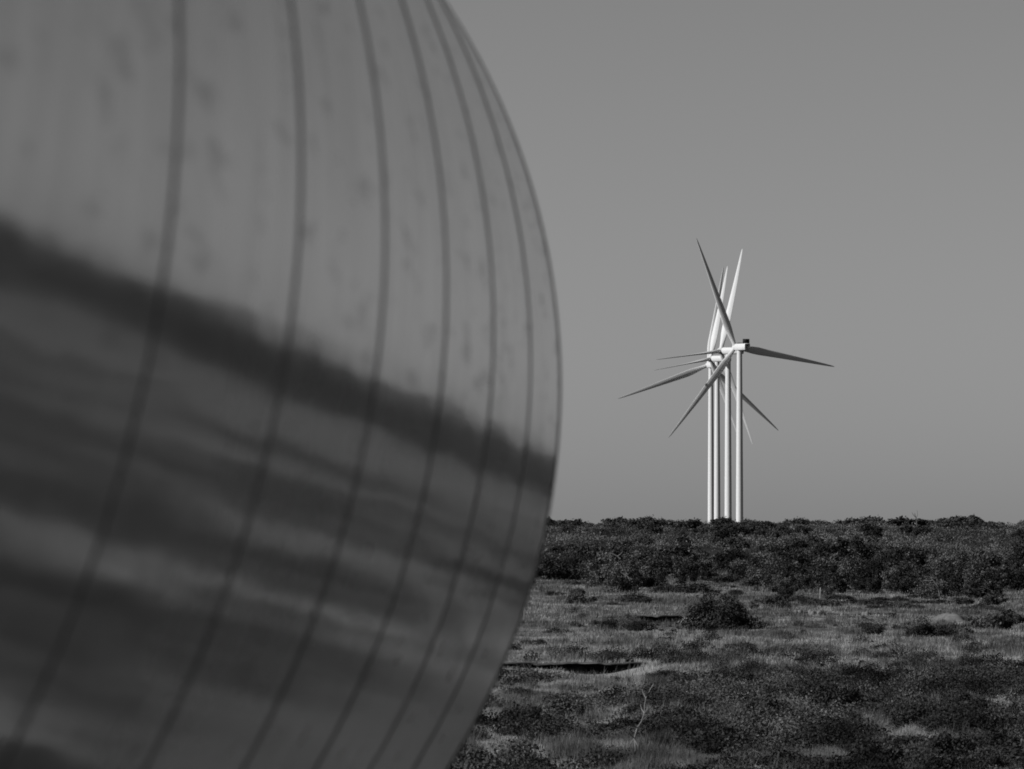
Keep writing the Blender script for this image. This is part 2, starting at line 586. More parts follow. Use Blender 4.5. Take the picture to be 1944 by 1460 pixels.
def turbine(px, hub_py, Z, alpha, phase, feather, label):
    x = X(px, Z)
    zh = EYE + (HOR - hub_py) / F * Z
    zb = float(height(x, Z))
    root = empty('wind_turbine', (x, Z, zb))
    tag(root, label, 'wind turbine', 'wind turbines standing in a row')
    H = zh - zb
    n = 40
    a = np.linspace(0, 2 * np.pi, n, endpoint=False)
    prof = [(0, 2.15), (H * .35, 2.0), (H * .7, 1.75), (H - 2, 1.5)]
    V = np.concatenate([np.stack([np.cos(a) * r, np.sin(a) * r, np.full(n, z)], -1) for z, r in prof])
    j = np.arange(n); k = (j + 1) % n
    Fc = np.concatenate([np.stack([i * n + j, i * n + k, (i + 1) * n + k, (i + 1) * n + j], -1) for i in range(len(prof) - 1)])
    link('tower', np_mesh('tower', V, Fc, M_WHITE, smooth=True), root)
    al = R(alpha)
    nac = link('nacelle', ME_NAC, root)
    nac.location = (0, 0, H); nac.rotation_euler = (0, 0, al)
    link('cooler', ME_COOL, nac)
    link('wind_vane', ME_VANE, nac)
    axis = Vector((-math.sin(al), math.cos(al), 0)); e = Vector((math.cos(al), math.sin(al), 0))
    hub = link('hub', ME_HUB, root)
    hub.location = axis * 5.1 + Vector((0, 0, H)); hub.rotation_euler = (0, 0, al)
    for q in range(3):
        th = R(phase + 120 * q)
        span = e * math.sin(th) + Vector((0, 0, math.cos(th)))
        lead = -(e * math.cos(th) - Vector((0, 0, math.sin(th))))
        flap = span.cross(lead)
        if flap.dot(axis) < 0:
            flap = -flap
        b = link('blade', feather, root)
        m = Matrix((lead, flap, span)).transposed().to_4x4()
        m.translation = axis * 5.1 + Vector((0, 0, H))
        b.matrix_local = m
    return root


turbine(1404.0, 659, 3900, 26, -21, BLADE_BACK, 'nearest white wind turbine, rightmost tower, black cooler on top and one blade pointing right')
turbine(1382.3, 666, 3930, 56, 24.5, BLADE_FEATHER, 'white wind turbine second from the right, with one bright blade pointing up and slightly right')
turbine(1361.5, 681, 4400, 57, 22.5, BLADE_FEATHER, 'white wind turbine third from the right, its pale blade crossing behind a dark blade')
turbine(1349.5, 693, 4520, 19, 10.3, BLADE_RUN, 'farthest white wind turbine, leftmost tower, with a long blade reaching down to the left')


# ------------------------------------------------------------------ vegetation meshes
def leaf_quads(c, size, nrm, aspect=1.7):
    """rhombic leaves at centres c, facing nrm"""
    N = len(c)
    nrm = nrm / (np.linalg.norm(nrm, axis=1)[:, None] + 1e-9)
    r = rng.normal(size=(N, 3))
    u = np.cross(nrm, r); u /= np.linalg.norm(u, axis=1)[:, None] + 1e-9
    v = np.cross(nrm, u)
    s = np.asarray(size).reshape(-1, 1)
    V = np.stack([c - u * s * aspect * .5, c + v * s * .5, c + u * s * aspect * .5, c - v * s * .5], 1)
    return V.reshape(-1, 3), np.arange(4 * N).reshape(-1, 4)


def crown_points(n, lobes, flat=.8):
    """points near the surface of a cluster of lobes; every lobe (cx, cy, cz, r)"""
    lobes = np.asarray(lobes)
    wts = lobes[:, 3] ** 2; wts = wts / wts.sum()
    k = rng.choice(len(lobes), n, p=wts)
    d = rng.normal(size=(n, 3)); d /= np.linalg.norm(d, axis=1)[:, None]
    rr = lobes[k, 3] * np.clip(rng.normal(.82, .28, n), .2, 1.6)
    d[:, 2] *= flat
    p = lobes[k, :3] + d * rr[:, None]
    return p, d


def bush_mesh(name, material, n, leaf, wide=1.0, tall=1.0, nl=9, skirt=True):
    lobes = []
    for i in range(nl):
        a = rng.uniform(0, 2 * np.pi); q = math.sqrt(rng.uniform(0, 1)) * wide * .72
        hgt = tall * (1 - .55 * (q / wide) ** 2) * rng.uniform(.5, .86)
        lobes.append((q * math.cos(a), q * math.sin(a), max(.12, hgt - .15 * tall), rng.uniform(.2, .42) * min(wide, tall) * 1.0))
    p, d = crown_points(n, lobes)
    p[:, 2] = np.abs(p[:, 2])
    nrm = d * .7 + rng.normal(size=p.shape) * .8 + np.array([0, 0, .35])
    s = leaf * rng.uniform(.6, 1.5, n)
    V, Fc = leaf_quads(p, s, nrm)
    clump = fbm(p[:, 0] * 4 / wide, p[:, 1] * 4 / wide + p[:, 2] * 3, int(rng.integers(99)), 3)
    tint = np.repeat((.55 + .9 * clump) * rng.uniform(.75, 1.25, n), 4)
    return np_mesh(name, V, Fc, material, tint)


def branch_tree(levels=3, h=1.0, r=.05, spread=.5, lean=0.0):
    """a small skeleton of tubes"""
    parts = []

    def grow(p, d, L, rad, lv):
        pts = [p]
        for _ in range(4):
            d2 = d + rng.normal(size=3) * .16; d2 /= np.linalg.norm(d2)
            pts.append(pts[-1] + d2 * L / 4); d = d2
        parts.append(tube(pts, np.linspace(rad, rad * .6, 5), 5 if lv else 6))
        if lv < levels:
            for _ in range(3 if lv < 2 else 2):
                nd = d + rng.normal(size=3) * spread; nd[2] = abs(nd[2]) * .8 + .15; nd /= np.linalg.norm(nd)
                i = int(rng.integers(2, 5))
                grow(pts[i], nd, L * rng.uniform(.5, .8), rad * .55, lv + 1)
    d0 = np.array([lean, rng.normal() * .1, 1.0]); d0 /= np.linalg.norm(d0)
    grow(np.zeros(3), d0, h * .45, r, 0)
    return join_parts(parts)


BUSHES = [bush_mesh('bush', M_LEAF, 3000, .055, 1.0, rng.uniform(.8, 1.15), 10) for _ in range(5)]
BUSHES_PALE = [bush_mesh('bush', M_LEAF_PALE, 2800, .058, 1.0, rng.uniform(.6, .95), 10) for _ in range(4)]
BUSHES_SKY = [bush_mesh('bush', M_LEAF_PALE, 1900, .08, 1.0, rng.uniform(.75, 1.05), 13) for _ in range(5)]
BUSHES_FAR = [bush_mesh('bush', M_LEAF, 1500, .09, 1.0, rng.uniform(.75, 1.1), 9) for _ in range(6)]


def place_bush(name, meshes, x, y, w, h, label, group=None, cat='bush', sink=.06):
    me = meshes[int(rng.integers(len(meshes)))]
    o = link(name, me)
    o.location = (x, y, float(height(x, y)) - sink)
    o.rotation_euler = (0, 0, float(rng.uniform(0, 6.283)))
    o.scale = (w, w, h)
    tag(o, label, cat, group)
    return o


def gauss(px, py, spots):
    v = np.zeros(np.shape(px))
    for cx, cy, sx, sy, a in spots:
        v = v + a * np.exp(-((px - cx) / sx) ** 2 - ((py - cy) / sy) ** 2)
    return v


def pix(x, y):
    return 972 + F * x / y, HOR - F * (height(x, y) - EYE) / y


# where scrub grows thick (+) or stays open grass (-), in the field as the photograph shows it
SPOTS = [(1530, 1312, 95, 24, .8), (1735, 1318, 110, 20, 1.0), (1890, 1300, 70, 22, .7), (1350, 1285, 90, 22, .55), (1290, 1243, 45, 14, .5),
         (1010, 1335, 50, 26, -.9), (1890, 1340, 60, 20, -.7), (1500, 1372, 90, 12, -.4), (1520, 1452, 110, 20, -.8), (1250, 1435, 60, 22, -.5),
         (1660, 1190, 35, 14, .45), (1770, 1200, 45, 14, .6), (1180, 1190, 75, 11, .5), (1010, 1398, 70, 22, .5), (1260, 1400, 90, 22, .5),
         (1800, 1395, 120, 22, .45), (1000, 1295, 70, 12, .7), (1430, 1345, 80, 18, .4)]


def scrub_density(px, py, x, y):
    edge = (fbm(x * .3, y * .04, 52, 3) - .5) * 70
    base = sstep(1268 + edge, 1335 + edge, py) * .34
    n = fbm(x * .28, y * .07, 51, 4)
    return base + gauss(px, py, SPOTS) + (n - .5) * 2.0 * sstep(1180, 1290, py)


def sample_field(n, pxlo, pxhi, pylo, pyhi):
    px = rng.uniform(pxlo, pxhi, n); py = rng.uniform(pylo, pyhi, n)
    y = (EYE - PLAIN) * F / (py - HOR)
    y = y * rng.uniform(.985, 1.015, n)
    x = X(px, y)
    return x, y


def in_gully(x, y):
    top = np.interp(x, [p_[0] for p_ in BANKS['far']['lip']], [p_[1] for p_ in BANKS['far']['lip']])
    off_ = bank_offset(x, y)
    far_ = (x > -2.6) & (x < 6.2) & (y < top + .8) & (y > top - 21 - 4 * np.sin(x * 1.7)) & (off_ < -.15)
    return far_ | ((off_ < -.12) & (y > 400)) | ((x > 13) & (x < 25.5) & (y > 432.5) & (y < 441))


# --- grass: uncountable
def grass_mesh(n, pxlo, pxhi, coarse=1.0, pylo=1092, pyhi=1490):
    x, y = sample_field(n, pxlo, pxhi, pylo, pyhi)
    px, py = pix(x, y)
    d = scrub_density(px, py, x, y)
    keep = rng.uniform(size=n) < np.clip(1.1 - .6 * d, .3, 1)
    keep &= ~in_gully(x, y) | (rng.uniform(size=n) < .10)
    x, y = x[keep], y[keep]
    n = len(x)
    px, py = pix(x, y)
    z = height(x, y)
    patch = fbm(x * .22, y * .05, 77, 4)
    tall = fbm(x * .12, y * .03, 5, 3)
    tuft = fbm(x * 1.6, y * .4, 91, 3)
    h = (.06 + .22 * np.clip(tall - .25, 0, 1) + .26 * sstep(.56, .75, tuft)) * rng.uniform(.4, 1.4, n)
    h *= 1 - .55 * sstep(1060, 1015, px) * sstep(1300, 1235, py) * (py > 1195)
    wd = np.maximum(.010, y * 4.6e-5) * rng.uniform(.7, 1.5, n) * coarse
    a = rng.uniform(0, 2 * np.pi, n)
    lean = rng.normal(size=(n, 2)) * .28 + np.array([.12, .0])
    bx, by = np.cos(a) * wd, np.sin(a) * wd
    V = np.empty((n, 3, 3))
    V[:, 0] = np.stack([x - bx, y - by, z - .03], -1)
    V[:, 1] = np.stack([x + bx, y + by, z - .03], -1)
    V[:, 2] = np.stack([x + lean[:, 0] * h, y + lean[:, 1] * h, z + h], -1)
    t = (.095 + .19 * sstep(.32, .66, .6 * patch + .4 * fbm(x * .9, y * .2, 78, 3))) * (1.15 - .65 * sstep(.5, .72, tuft)) * rng.uniform(.8, 1.2, n)
    t = t * np.where(rng.uniform(size=n) < .04, 1.8, 1)
    tint = np.repeat(t, 3).reshape(n, 3) * np.array([.9, .9, 1.1])
    return np_mesh('field_grass', V.reshape(-1, 3), np.arange(3 * n).reshape(-1, 3), M_GRASS, tint.ravel())


g = link('field_grass', grass_mesh(760000, 820, 1985))
tag(g, 'dry grass covering the open field between the bushes', 'grass', kind='stuff')
g = link('field_grass', grass_mesh(130000, 1985, 4000, 3.0, 1092, 2500))
tag(g, 'rough grass of the field beyond the right edge', 'grass', kind='stuff')


# --- low scrub in the foreground: uncountable leaf clumps
def scrub_mesh(nclump, leaves, pxlo, pxhi, pylo, pyhi, leaf, name):
    x, y = sample_field(nclump, pxlo, pxhi, pylo, pyhi)
    px, py = pix(x, y)
    d = scrub_density(px, py, x, y)
    keep = (rng.uniform(size=nclump) < np.clip(d * 1.25, .03, 1)) & ~in_gully(x, y)
    x, y, d = x[keep], y[keep], d[keep]
    n = len(x)
    r = .16 + .62 * rng.uniform(size=n) ** 2.2 * (.6 + .6 * np.clip(d, 0, 1))
    h = r * rng.uniform(.6, 1.15, n)
    P, D, T = [], [], []
    base_t = (.012 + .075 * sstep(.25, .75, .55 * fbm(x * .45, y * .09, 31, 3) + .45 * fbm(x * .16, y * .03, 35, 3))) * rng.choice([.4, .7, 1.0, 1.25, 1.55], n)
    z = height(x, y)
    for i in range(n):
        m = int(leaves * (.5 + 12 * r[i] ** 2))
        v = rng.normal(size=(m, 3)); v /= np.linalg.norm(v, axis=1)[:, None]
        v[:, 2] = np.abs(v[:, 2])
        q = rng.uniform(.6, 1.1, m)[:, None]
        P.append(np.array([x[i], y[i], z[i]]) + v * q * np.array([r[i], r[i], h[i]]) * (.8 + .4 * rng.uniform(size=(m, 1))))
        D.append(v); T.append(np.full(m, base_t[i]))
    P = np.concatenate(P); D = np.concatenate(D); T = np.concatenate(T) * rng.uniform(.65, 1.4, len(P))
    nrm = D * .7 + rng.normal(size=P.shape) * .7 + np.array([0, 0, .3])
    V, Fc = leaf_quads(P, leaf * rng.uniform(.6, 1.6, len(P)), nrm)
    return np_mesh(name, V, Fc, M_SCRUB, np.repeat(T, 4))


s = link('low_scrub', scrub_mesh(8500, 130, 820, 1985, 1150, 1500, .04, 'low_scrub'))
tag(s, 'tangled low leafy scrub covering the near part of the field', 'scrub', kind='stuff')


s = link('low_scrub', scrub_mesh(900, 42, 1985, 3900, 1180, 2500, .12, 'outer_low_scrub'))
tag(s, 'low leafy scrub in the field beyond the right edge', 'scrub', kind='stuff')


# --- far hillside scrub
def hill_mesh(nclump, leaves, xspan, name, leaf):
    y = 610 + 575 * rng.uniform(size=nclump) ** .9
    x = rng.uniform(xspan[0], xspan[1], nclump) * y
    dn = fbm(x * .035, y * .012, 13, 4)
    keep = ((y > 715) | (x > .036 * y)) & (rng.uniform(size=nclump) < np.clip(.2 + 1.7 * (dn - .3), .1, 1))
    x, y, dn = x[keep], y[keep], dn[keep]
    n = len(x)
    z = height(x, y)
    r = rng.uniform(.5, 1.3, n); h = r * rng.uniform(.6, 1.0, n)
    base = (.03 + .095 * sstep(.25, .75, fbm(x * .08, y * .03, 41, 3))) * rng.uniform(.65, 1.35, n)
    v = rng.normal(size=(n, leaves, 3)); v /= np.linalg.norm(v, axis=2)[..., None]
    v[..., 2] = np.abs(v[..., 2])
    q = rng.uniform(.6, 1.1, (n, leaves, 1))
    P = np.stack([x, y, z], -1)[:, None, :] + v * q * np.stack([r, r, h], -1)[:, None, :]
    P = P.reshape(-1, 3); D = v.reshape(-1, 3)
    T = np.repeat(base, leaves) * rng.uniform(.65, 1.45, n * leaves)
    nrm = D * .7 + rng.normal(size=P.shape) * .7 + np.array([0, 0, .3])
    V, Fc = leaf_quads(P, leaf * rng.uniform(.6, 1.5, len(P)) * np.repeat(.6 + .4 * y / 900, leaves), nrm)
    return np_mesh(name, V, Fc, M_SCRUB, np.repeat(T, 4))


s = link('hillside_scrub', hill_mesh(5600, 75, (-.012, .082), 'hillside_scrub', .115))
tag(s, 'dense mottled scrub covering the low hill behind the tree belt', 'scrub', kind='stuff')
s = link('hillside_scrub', hill_mesh(2600, 30, (.082, .26), 'outer_scrub', .3))
tag(s, 'dense scrub on the hill beyond the right edge', 'scrub', kind='stuff')

# ------------------------------------------------------------------ single bushes and trees
# bushes along the skyline
sky_x = np.sort(np.concatenate([rng.uniform(1000, 1990, 54), rng.uniform(1990, 3900, 54)]))
for px in sky_x:
    y = float(rng.uniform(1120, 1185)); x = X(px, y)
    big = 1.25 if px > 1640 else 1.0
    hh = float(rng.choice([1.1, 1.4, 1.7, 2.1])) * float(rng.uniform(.85, 1.15)) * big
    place_bush('skyline_bush', BUSHES_SKY if rng.uniform() < .7 else BUSHES_FAR, x, y, 1.5 * hh ** .6 * float(rng.uniform(.9, 1.5)), hh,
               'rounded bush in the unbroken row of bushes along the skyline', 'bushes along the skyline')
# bushes scattered over the hill
for i in range(150):
    y = float(rng.uniform(640, 1100)); x = float(rng.uniform(-.008, .08)) * y
    hh = float(rng.uniform(.9, 1.9))
    place_bush('hillside_bush', BUSHES_FAR, x, y, hh * float(rng.uniform(.8, 1.4)), hh,
               'dark bush standing out of the scrub on the low hill', 'dark bushes on the hillside')

# belt of small trees between the field and the hill: crown and pale trunk
def belt_tree_proto(seed):
    root = empty('small_tree', (0, 0, 0))
    lobes = []
    for i in range(17):
        a = rng.uniform(0, 2 * np.pi); q = math.sqrt(rng.uniform()) * 1.45
        lobes.append((q * math.cos(a), q * math.sin(a), rng.uniform(.6, 2.9) - .35 * q, rng.uniform(.3, .68)))
    p, d = crown_points(3600, lobes)
    p[:, 2] = np.maximum(p[:, 2], .12)
    nrm = d * .7 + rng.normal(size=p.shape) * .7 + np.array([0, 0, .3])
    V, Fc = leaf_quads(p, .105 * rng.uniform(.6, 1.5, len(p)), nrm)
    clump = fbm(p[:, 0] * 2, p[:, 1] * 2 + p[:, 2] * 2, seed, 3)
    link('crown', np_mesh('crown', V, Fc, M_LEAF_PALE if seed in (1, 3, 4) else M_LEAF_DARK, np.repeat((.25 + 1.5 * clump) * rng.uniform(.4, 1.8, len(p)), 4)), root)
    v, f = branch_tree(2, 2.7, .05, .5, float(rng.normal() * .12))
    link('trunk', np_mesh('trunk', v, f, M_BARK), root)
    return root


protos = [belt_tree_proto(s) for s in range(6)]
used = set()


def place_tree(k, x, y, s, sz, label, group):
    o = protos[k] if k not in used else copy_tree(protos[k])
    used.add(k)
    o.location = (x, y, float(height(x, y)) - .05)
    o.rotation_euler = (0, 0, float(rng.uniform(0, 6.283)))
    o.scale = (s, s, sz)
    tag(o, label, 'tree', group)


TL = 'dark leafy small tree in the belt of trees between field and hill'
TG = 'dark small trees in the belt across the field'
belt = []
for cx, cw, n, z0, z1 in ((1055, 45, 10, 640, 690), (1135, 30, 5, 590, 640), (1185, 45, 8, 535, 600), (1225, 25, 4, 590, 640), (1350, 80, 13, 640, 700), (1430, 30, 4, 590, 640),
                          (1495, 45, 8, 538, 600), (1600, 60, 9, 534, 600), (1690, 40, 6, 532, 590), (1760, 40, 7, 532, 600), (1850, 50, 8, 532, 600), (1950, 40, 5, 560, 620)):
    for _ in range(n):
        y = float(rng.uniform(z0, z1)); belt.append((X(float(rng.uniform(cx - cw, cx + cw)), y), y))
for _ in range(34):
    y = float(rng.uniform(600, 690)); belt.append((X(float(rng.uniform(1440, 1970)), y), y))
for _ in range(70):
    y = float(rng.uniform(535, 620)); belt.append((X(float(rng.uniform(2000, 3700)), y), y))
for i, (x, y) in enumerate(belt):
    s = float(rng.uniform(.5, 1.25))
    place_tree(i % 6, x, y, s, s * float(rng.uniform(.75, 1.1)), TL, TG)
# taller trees past the right edge, mirrored in the steel section
for i, (px, y, s) in enumerate(((2660, 470, 2.1), (2720, 455, 2.9), (2770, 440, 2.5), (2815, 470, 3.1), (2880, 450, 2.4), (2960, 480, 2.9), (3050, 480, 2.2),
                                (2560, 500, 2.3), (2480, 520, 2.6), (2420, 500, 2.0), (3180, 430, 2.3), (3240, 430, 1.9), (3320, 460, 2.4), (2340, 520, 2.4), (2280, 540, 2.0))):
    place_tree(i % 6, X(px, y), y, s * 1.2, s, 'taller tree past the right edge, showing only in the mirrored treeline on the steel section', 'tall trees mirrored in the steel section')
# low bushes and saplings breaking up the foot of the belt
for i in range(70):
    px = float(rng.uniform(1020, 1960)); y = float(rng.uniform(455, 540) if px > 1440 else rng.uniform(470, 700)); x = X(px, y)
    wv = float(rng.uniform(.4, 1.15))
    place_bush('thicket_bush', BUSHES_PALE if rng.uniform() < .6 else BUSHES_FAR, x, y, wv * float(rng.uniform(.9, 1.7)), wv * float(rng.uniform(.5, 1.0)),
               'low ragged bush at the foot of the dark tree belt', 'low bushes at the foot of the tree belt')

for i in range(64):  # unseen bushes added to mirror as dark streaks in the steel section
    az = R(float(rng.uniform(4.0, 11))); y = float(rng.choice([54, 64, 76, 90, 108, 130, 160, 210])) * float(rng.uniform(.96, 1.04)); x = math.tan(az) * y
    wv = float(rng.uniform(.8, 1.5)) * (1 if y < 100 else 1.5)
    place_bush('mirrored_bush', BUSHES, x, y, wv, wv * float(rng.uniform(.3, .55)), 'bush added off to the right, showing only as a dark streak mirrored in the steel section', 'bushes mirrored in the steel section')

# bushes of the middle field, each told apart by its place
def field_bush(px, py, w, h, label, meshes=BUSHES, name='bush'):
    y = ground_hit(px, py); x = X(px, y)
    return place_bush(name, meshes, x, y, w, h, label)


# the big windswept bush: several stems leaning right
y = ground_hit(1362, 1196); x = X(1362, y)
root = empty('round_bush', (x, y, float(height(x, y)) - .05))
tag(root, 'big dark rounded bush standing alone in the middle of the field', 'bush')
n_ = 12000
d = rng.normal(size=(n_, 3)); d /= np.linalg.norm(d, axis=1)[:, None]; d[:, 2] = np.abs(d[:, 2])
rf = .22 + 1.3 * fbm(d[:, 0] * 3.2 + 5, d[:, 1] * 2.4 + d[:, 2] * 3.4, 23, 4)
fill = np.clip(1 - np.abs(rng.normal(0, .26, n_)) + (rng.uniform(size=n_) < .06) * rng.uniform(.1, .4, n_), .2, 1.3)
p = d * (rf * fill)[:, None] * np.array([2.35, 1.5, 2.05])
p[:, 0] += .4 * (1 - p[:, 2] / 2.0) * sstep(-1.6, 2.0, p[:, 0]) + .12
V, Fc = leaf_quads(p, .062 * rng.uniform(.6, 1.5, n_), d * .6 + rng.normal(size=p.shape) * .7 + np.array([-.1, 0, .35]), 2.6)
cl = fbm(p[:, 0] * 2.2, p[:, 1] * 2 + p[:, 2] * 2.2, 3, 3)
link('crown', np_mesh('crown', V, Fc, M_LEAF, np.repeat((.3 + 1.3 * cl) * rng.uniform(.5, 1.6, len(p)), 4)), root)
v, f = branch_tree(1, 1.5, .06, .4, .1)
v = v + np.array([.1, .8, 0])
link('stem', np_mesh('stem', v, f, M_BARK_DARK), root)

field_bush(1150, 1196, .9, .75, 'low dark bush in the strip of bushes left of the big rounded bush')
field_bush(1205, 1199, .8, .7, 'low dark bush just left of the big rounded bush')
field_bush(1660, 1205, .75, .75, 'small dark bush left of the dark bush under the pale mound')
field_bush(1745, 1208, 1.0, .85, 'dark bush below the pale mound, left one of the pair')
field_bush(1790, 1208, .9, .8, 'dark bush below the pale mound, right one of the pair')
field_bush(1875, 1196, 1.6, 1.5, 'tall leafy bush beside the pale mound at the right', BUSHES_PALE)
field_bush(1925, 1195, 1.4, 1.45, 'tall leafy bush at the right edge of the field', BUSHES_PALE)
field_bush(1290, 1252, .8, .55, 'low flat bush between the dark gully and the big rounded bush')
field_bush(1390, 1290, .8, .6, 'dark low bush in front of the big rounded bush')
field_bush(985, 1318, .7, .36, 'dark bush under the gully beside the steel section', BUSHES)
field_bush(1500, 1153, .7, .4, 'low bush on the grass behind the raised track')
field_bush(1765, 1247, .25, .35, 'tiny dark bush alone in the pale grass')

for i in range(46):
    px, py = float(rng.uniform(960, 1960)), float(rng.uniform(1140, 1290))
    y = (EYE - PLAIN) * F / (py - HOR); x = X(px, y)
    if bool(in_gully(np.array([x]), np.array([y]))[0]) or (1040 < px < 1240 and 1205 < py < 1262): continue
    wv = float(rng.uniform(.3, .75))
    place_bush('field_bush', BUSHES if rng.uniform() < .7 else BUSHES_PALE, x, y, wv, wv * float(rng.uniform(.4, .7)),
               'small low bush dotted about the open grass', 'small bushes dotted about the grass')

FG = 'low leafy bushes of the foreground scrub'
FL = 'low leafy bush in the foreground scrub at the bottom'
cnt = 0
tries = 0
while cnt < 125 and tries < 4000:
    tries += 1
    px, py = float(rng.uniform(850, 1960)), float(rng.uniform(1295, 1475))
    y = (EYE - PLAIN) * F / (py - HOR); x = X(px, y)
    if rng.uniform() > float(scrub_density(px, py, x, y)): continue
    wv = float(rng.uniform(.45, 1.0))
    place_bush('scrub_bush', BUSHES if rng.uniform() < .7 else BUSHES_PALE, x, y, wv, wv * float(rng.uniform(.6, 1.15)), FL, FG)
    cnt += 1


# ------------------------------------------------------------------ cut banks with a turf lip over soil coloured black for the shade under it
def bank(key, label):
    b = BANKS[key]
    lx = np.array([p_[0] for p_ in b['lip']]); ly = np.array([p_[1] for p_ in b['lip']]); dr = np.array(b['drop'])
    n = int((lx[-1] - lx[0]) / .12)
    xs = np.linspace(lx[0], lx[-1], n)
    ys = np.interp(xs, lx, ly) + (fbm(xs * 1.3, xs * 0, 61, 3) - .5) * .9
    ds = np.interp(xs, lx, dr) * (.6 + .8 * fbm(xs * 1.1, xs * 0 + 5, 62, 3))
    yb = np.interp(xs, lx, ly) + 1.45                    # terrain step lies just before this
    zt = height(xs, yb + .4)
    zf = height(xs, np.interp(xs, lx, ly) + .2)
    zt = zt + .13 * (fbm(xs * 1.7, xs * 0 + 3, 66, 3) - .5)
    root = empty('cut_bank', (0, 0, 0))
    tag(root, label, 'bank')
    th = .018 + .02 * fbm(xs * 2, xs * 0 + 9, 63, 2)
    V = np.concatenate([np.stack([xs, yb + 2.2, height(xs, yb + 2.2) + .0], -1), np.stack([xs, yb + .3, zt + .03], -1), np.stack([xs, ys + .1, zt + .03], -1),
                        np.stack([xs, ys, zt - th * .4], -1), np.stack([xs, ys + .1, zt - th], -1), np.stack([xs, yb - .1, zt - th - .02], -1)])
    Fc = np.concatenate([np.stack([np.arange(n - 1) + i * n, np.arange(1, n) + i * n, np.arange(1, n) + (i + 1) * n, np.arange(n - 1) + (i + 1) * n], -1) for i in range(5)])
    link('turf_lip', np_mesh('turf_lip', V, Fc, M_TURF, smooth=False), root)
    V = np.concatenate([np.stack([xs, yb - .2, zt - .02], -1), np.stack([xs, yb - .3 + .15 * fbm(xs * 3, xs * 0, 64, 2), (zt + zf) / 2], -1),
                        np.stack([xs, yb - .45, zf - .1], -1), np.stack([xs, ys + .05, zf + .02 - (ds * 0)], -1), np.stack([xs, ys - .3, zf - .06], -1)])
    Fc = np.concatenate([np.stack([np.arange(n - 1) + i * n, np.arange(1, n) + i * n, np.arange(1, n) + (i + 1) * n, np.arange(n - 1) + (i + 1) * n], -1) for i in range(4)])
    link('soil_face', np_mesh('soil_face', V, Fc, M_SOIL_SHADE), root)


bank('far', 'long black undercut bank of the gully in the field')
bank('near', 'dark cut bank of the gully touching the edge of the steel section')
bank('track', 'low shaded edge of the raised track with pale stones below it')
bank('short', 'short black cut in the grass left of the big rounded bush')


# ------------------------------------------------------------------ stones, posts, mound, dead branches
def stone_mesh(seed):
    n, m = 9, 7
    V = []
    for i in range(m):
        ph = -math.pi / 2 + math.pi * i / (m - 1)
        for j in range(n):
            a = 2 * math.pi * j / n
            V.append((math.cos(ph) * math.cos(a), math.cos(ph) * math.sin(a), math.sin(ph)))
    V = np.array(V)
    k = .75 + .5 * fbm(V[:, 0] * 1.7 + 7 * seed, V[:, 1] * 1.7 + V[:, 2] * 2.1, seed, 3)
    V = V * k[:, None]
    Fc = [(i * n + j, i * n + (j + 1) % n, (i + 1) * n + (j + 1) % n, (i + 1) * n + j) for i in range(m - 1) for j in range(n)]
    return np_mesh('stone', V, Fc, M_STONE)


STONES = [stone_mesh(s) for s in range(4)]
for i, px in enumerate((1510, 1519, 1539, 1543, 1556, 1561, 1566, 1599, 1604, 1640, 1645)):
    y = 428.5 + float(rng.uniform(-1, 1)); x = X(px, y)
    o = link('pale_stone', STONES[i % 4]); r_ = float(rng.uniform(.1, .2))
    o.location = (x, y, float(height(x, y)) + r_ * .5); o.scale = (r_, r_, r_ * 1.2); o.rotation_euler = (0, 0, i)
    tag(o, 'small pale stone in the row below the raised track', 'stone', 'pale stones along the track')
for i, px in enumerate((1267, 1273, 1280, 1285)):
    y = 423 + float(rng.uniform(-.6, .6)); x = X(px, y)
    o = link('pale_stone', STONES[i % 4]); r_ = float(rng.uniform(.06, .12))
    o.location = (x, y, float(height(x, y)) + r_ * .6); o.scale = (r_ * .7, r_, r_ * 1.5); o.rotation_euler = (0, .3, i * 2)
    tag(o, 'pale stone beside the short black cut left of the big rounded bush', 'stone', 'pale stones by the short cut')
y = ground_hit(1020, 1257); x = X(1020, y)
o = link('white_stone', STONES[1]); o.location = (x, y, float(height(x, y)) + .1); o.scale = (.07, .07, .07)
tag(o, 'small white stone on the grass above the gully', 'stone')
y = ground_hit(1756, 1289); x = X(1756, y)
o = link('white_stone', STONES[2]); o.location = (x, y, float(height(x, y)) + .22); o.scale = (.055, .055, .06)
tag(o, 'small white stone at the top of the dark foreground scrub', 'stone')


def post(px, py, h, r_, material, label, name='post'):
    y = ground_hit(px, py); x = X(px, y)
    v, f = tube([(0, 0, -.2), (0, 0, h * .5), (r_ * .4, 0, h), (r_ * .4, 0, h + .01)], [r_, r_, r_ * .9, .001], 8)
    o = link(name, np_mesh(name, v, f, material))
    o.location = (x, y, float(height(x, y)))
    tag(o, label, 'post')


post(995.5, 1181, .85, .045, M_POST, 'thin white post in the grass beside the edge of the steel section', 'marker_post')
post(1557, 1138, .9, .05, M_POST, 'pale upright post standing before the dark tree belt', 'marker_post')
post(1110, 1260, .52, .03, M_POST_DARK, 'thin dark stake standing on the gully bank', 'wooden_stake')

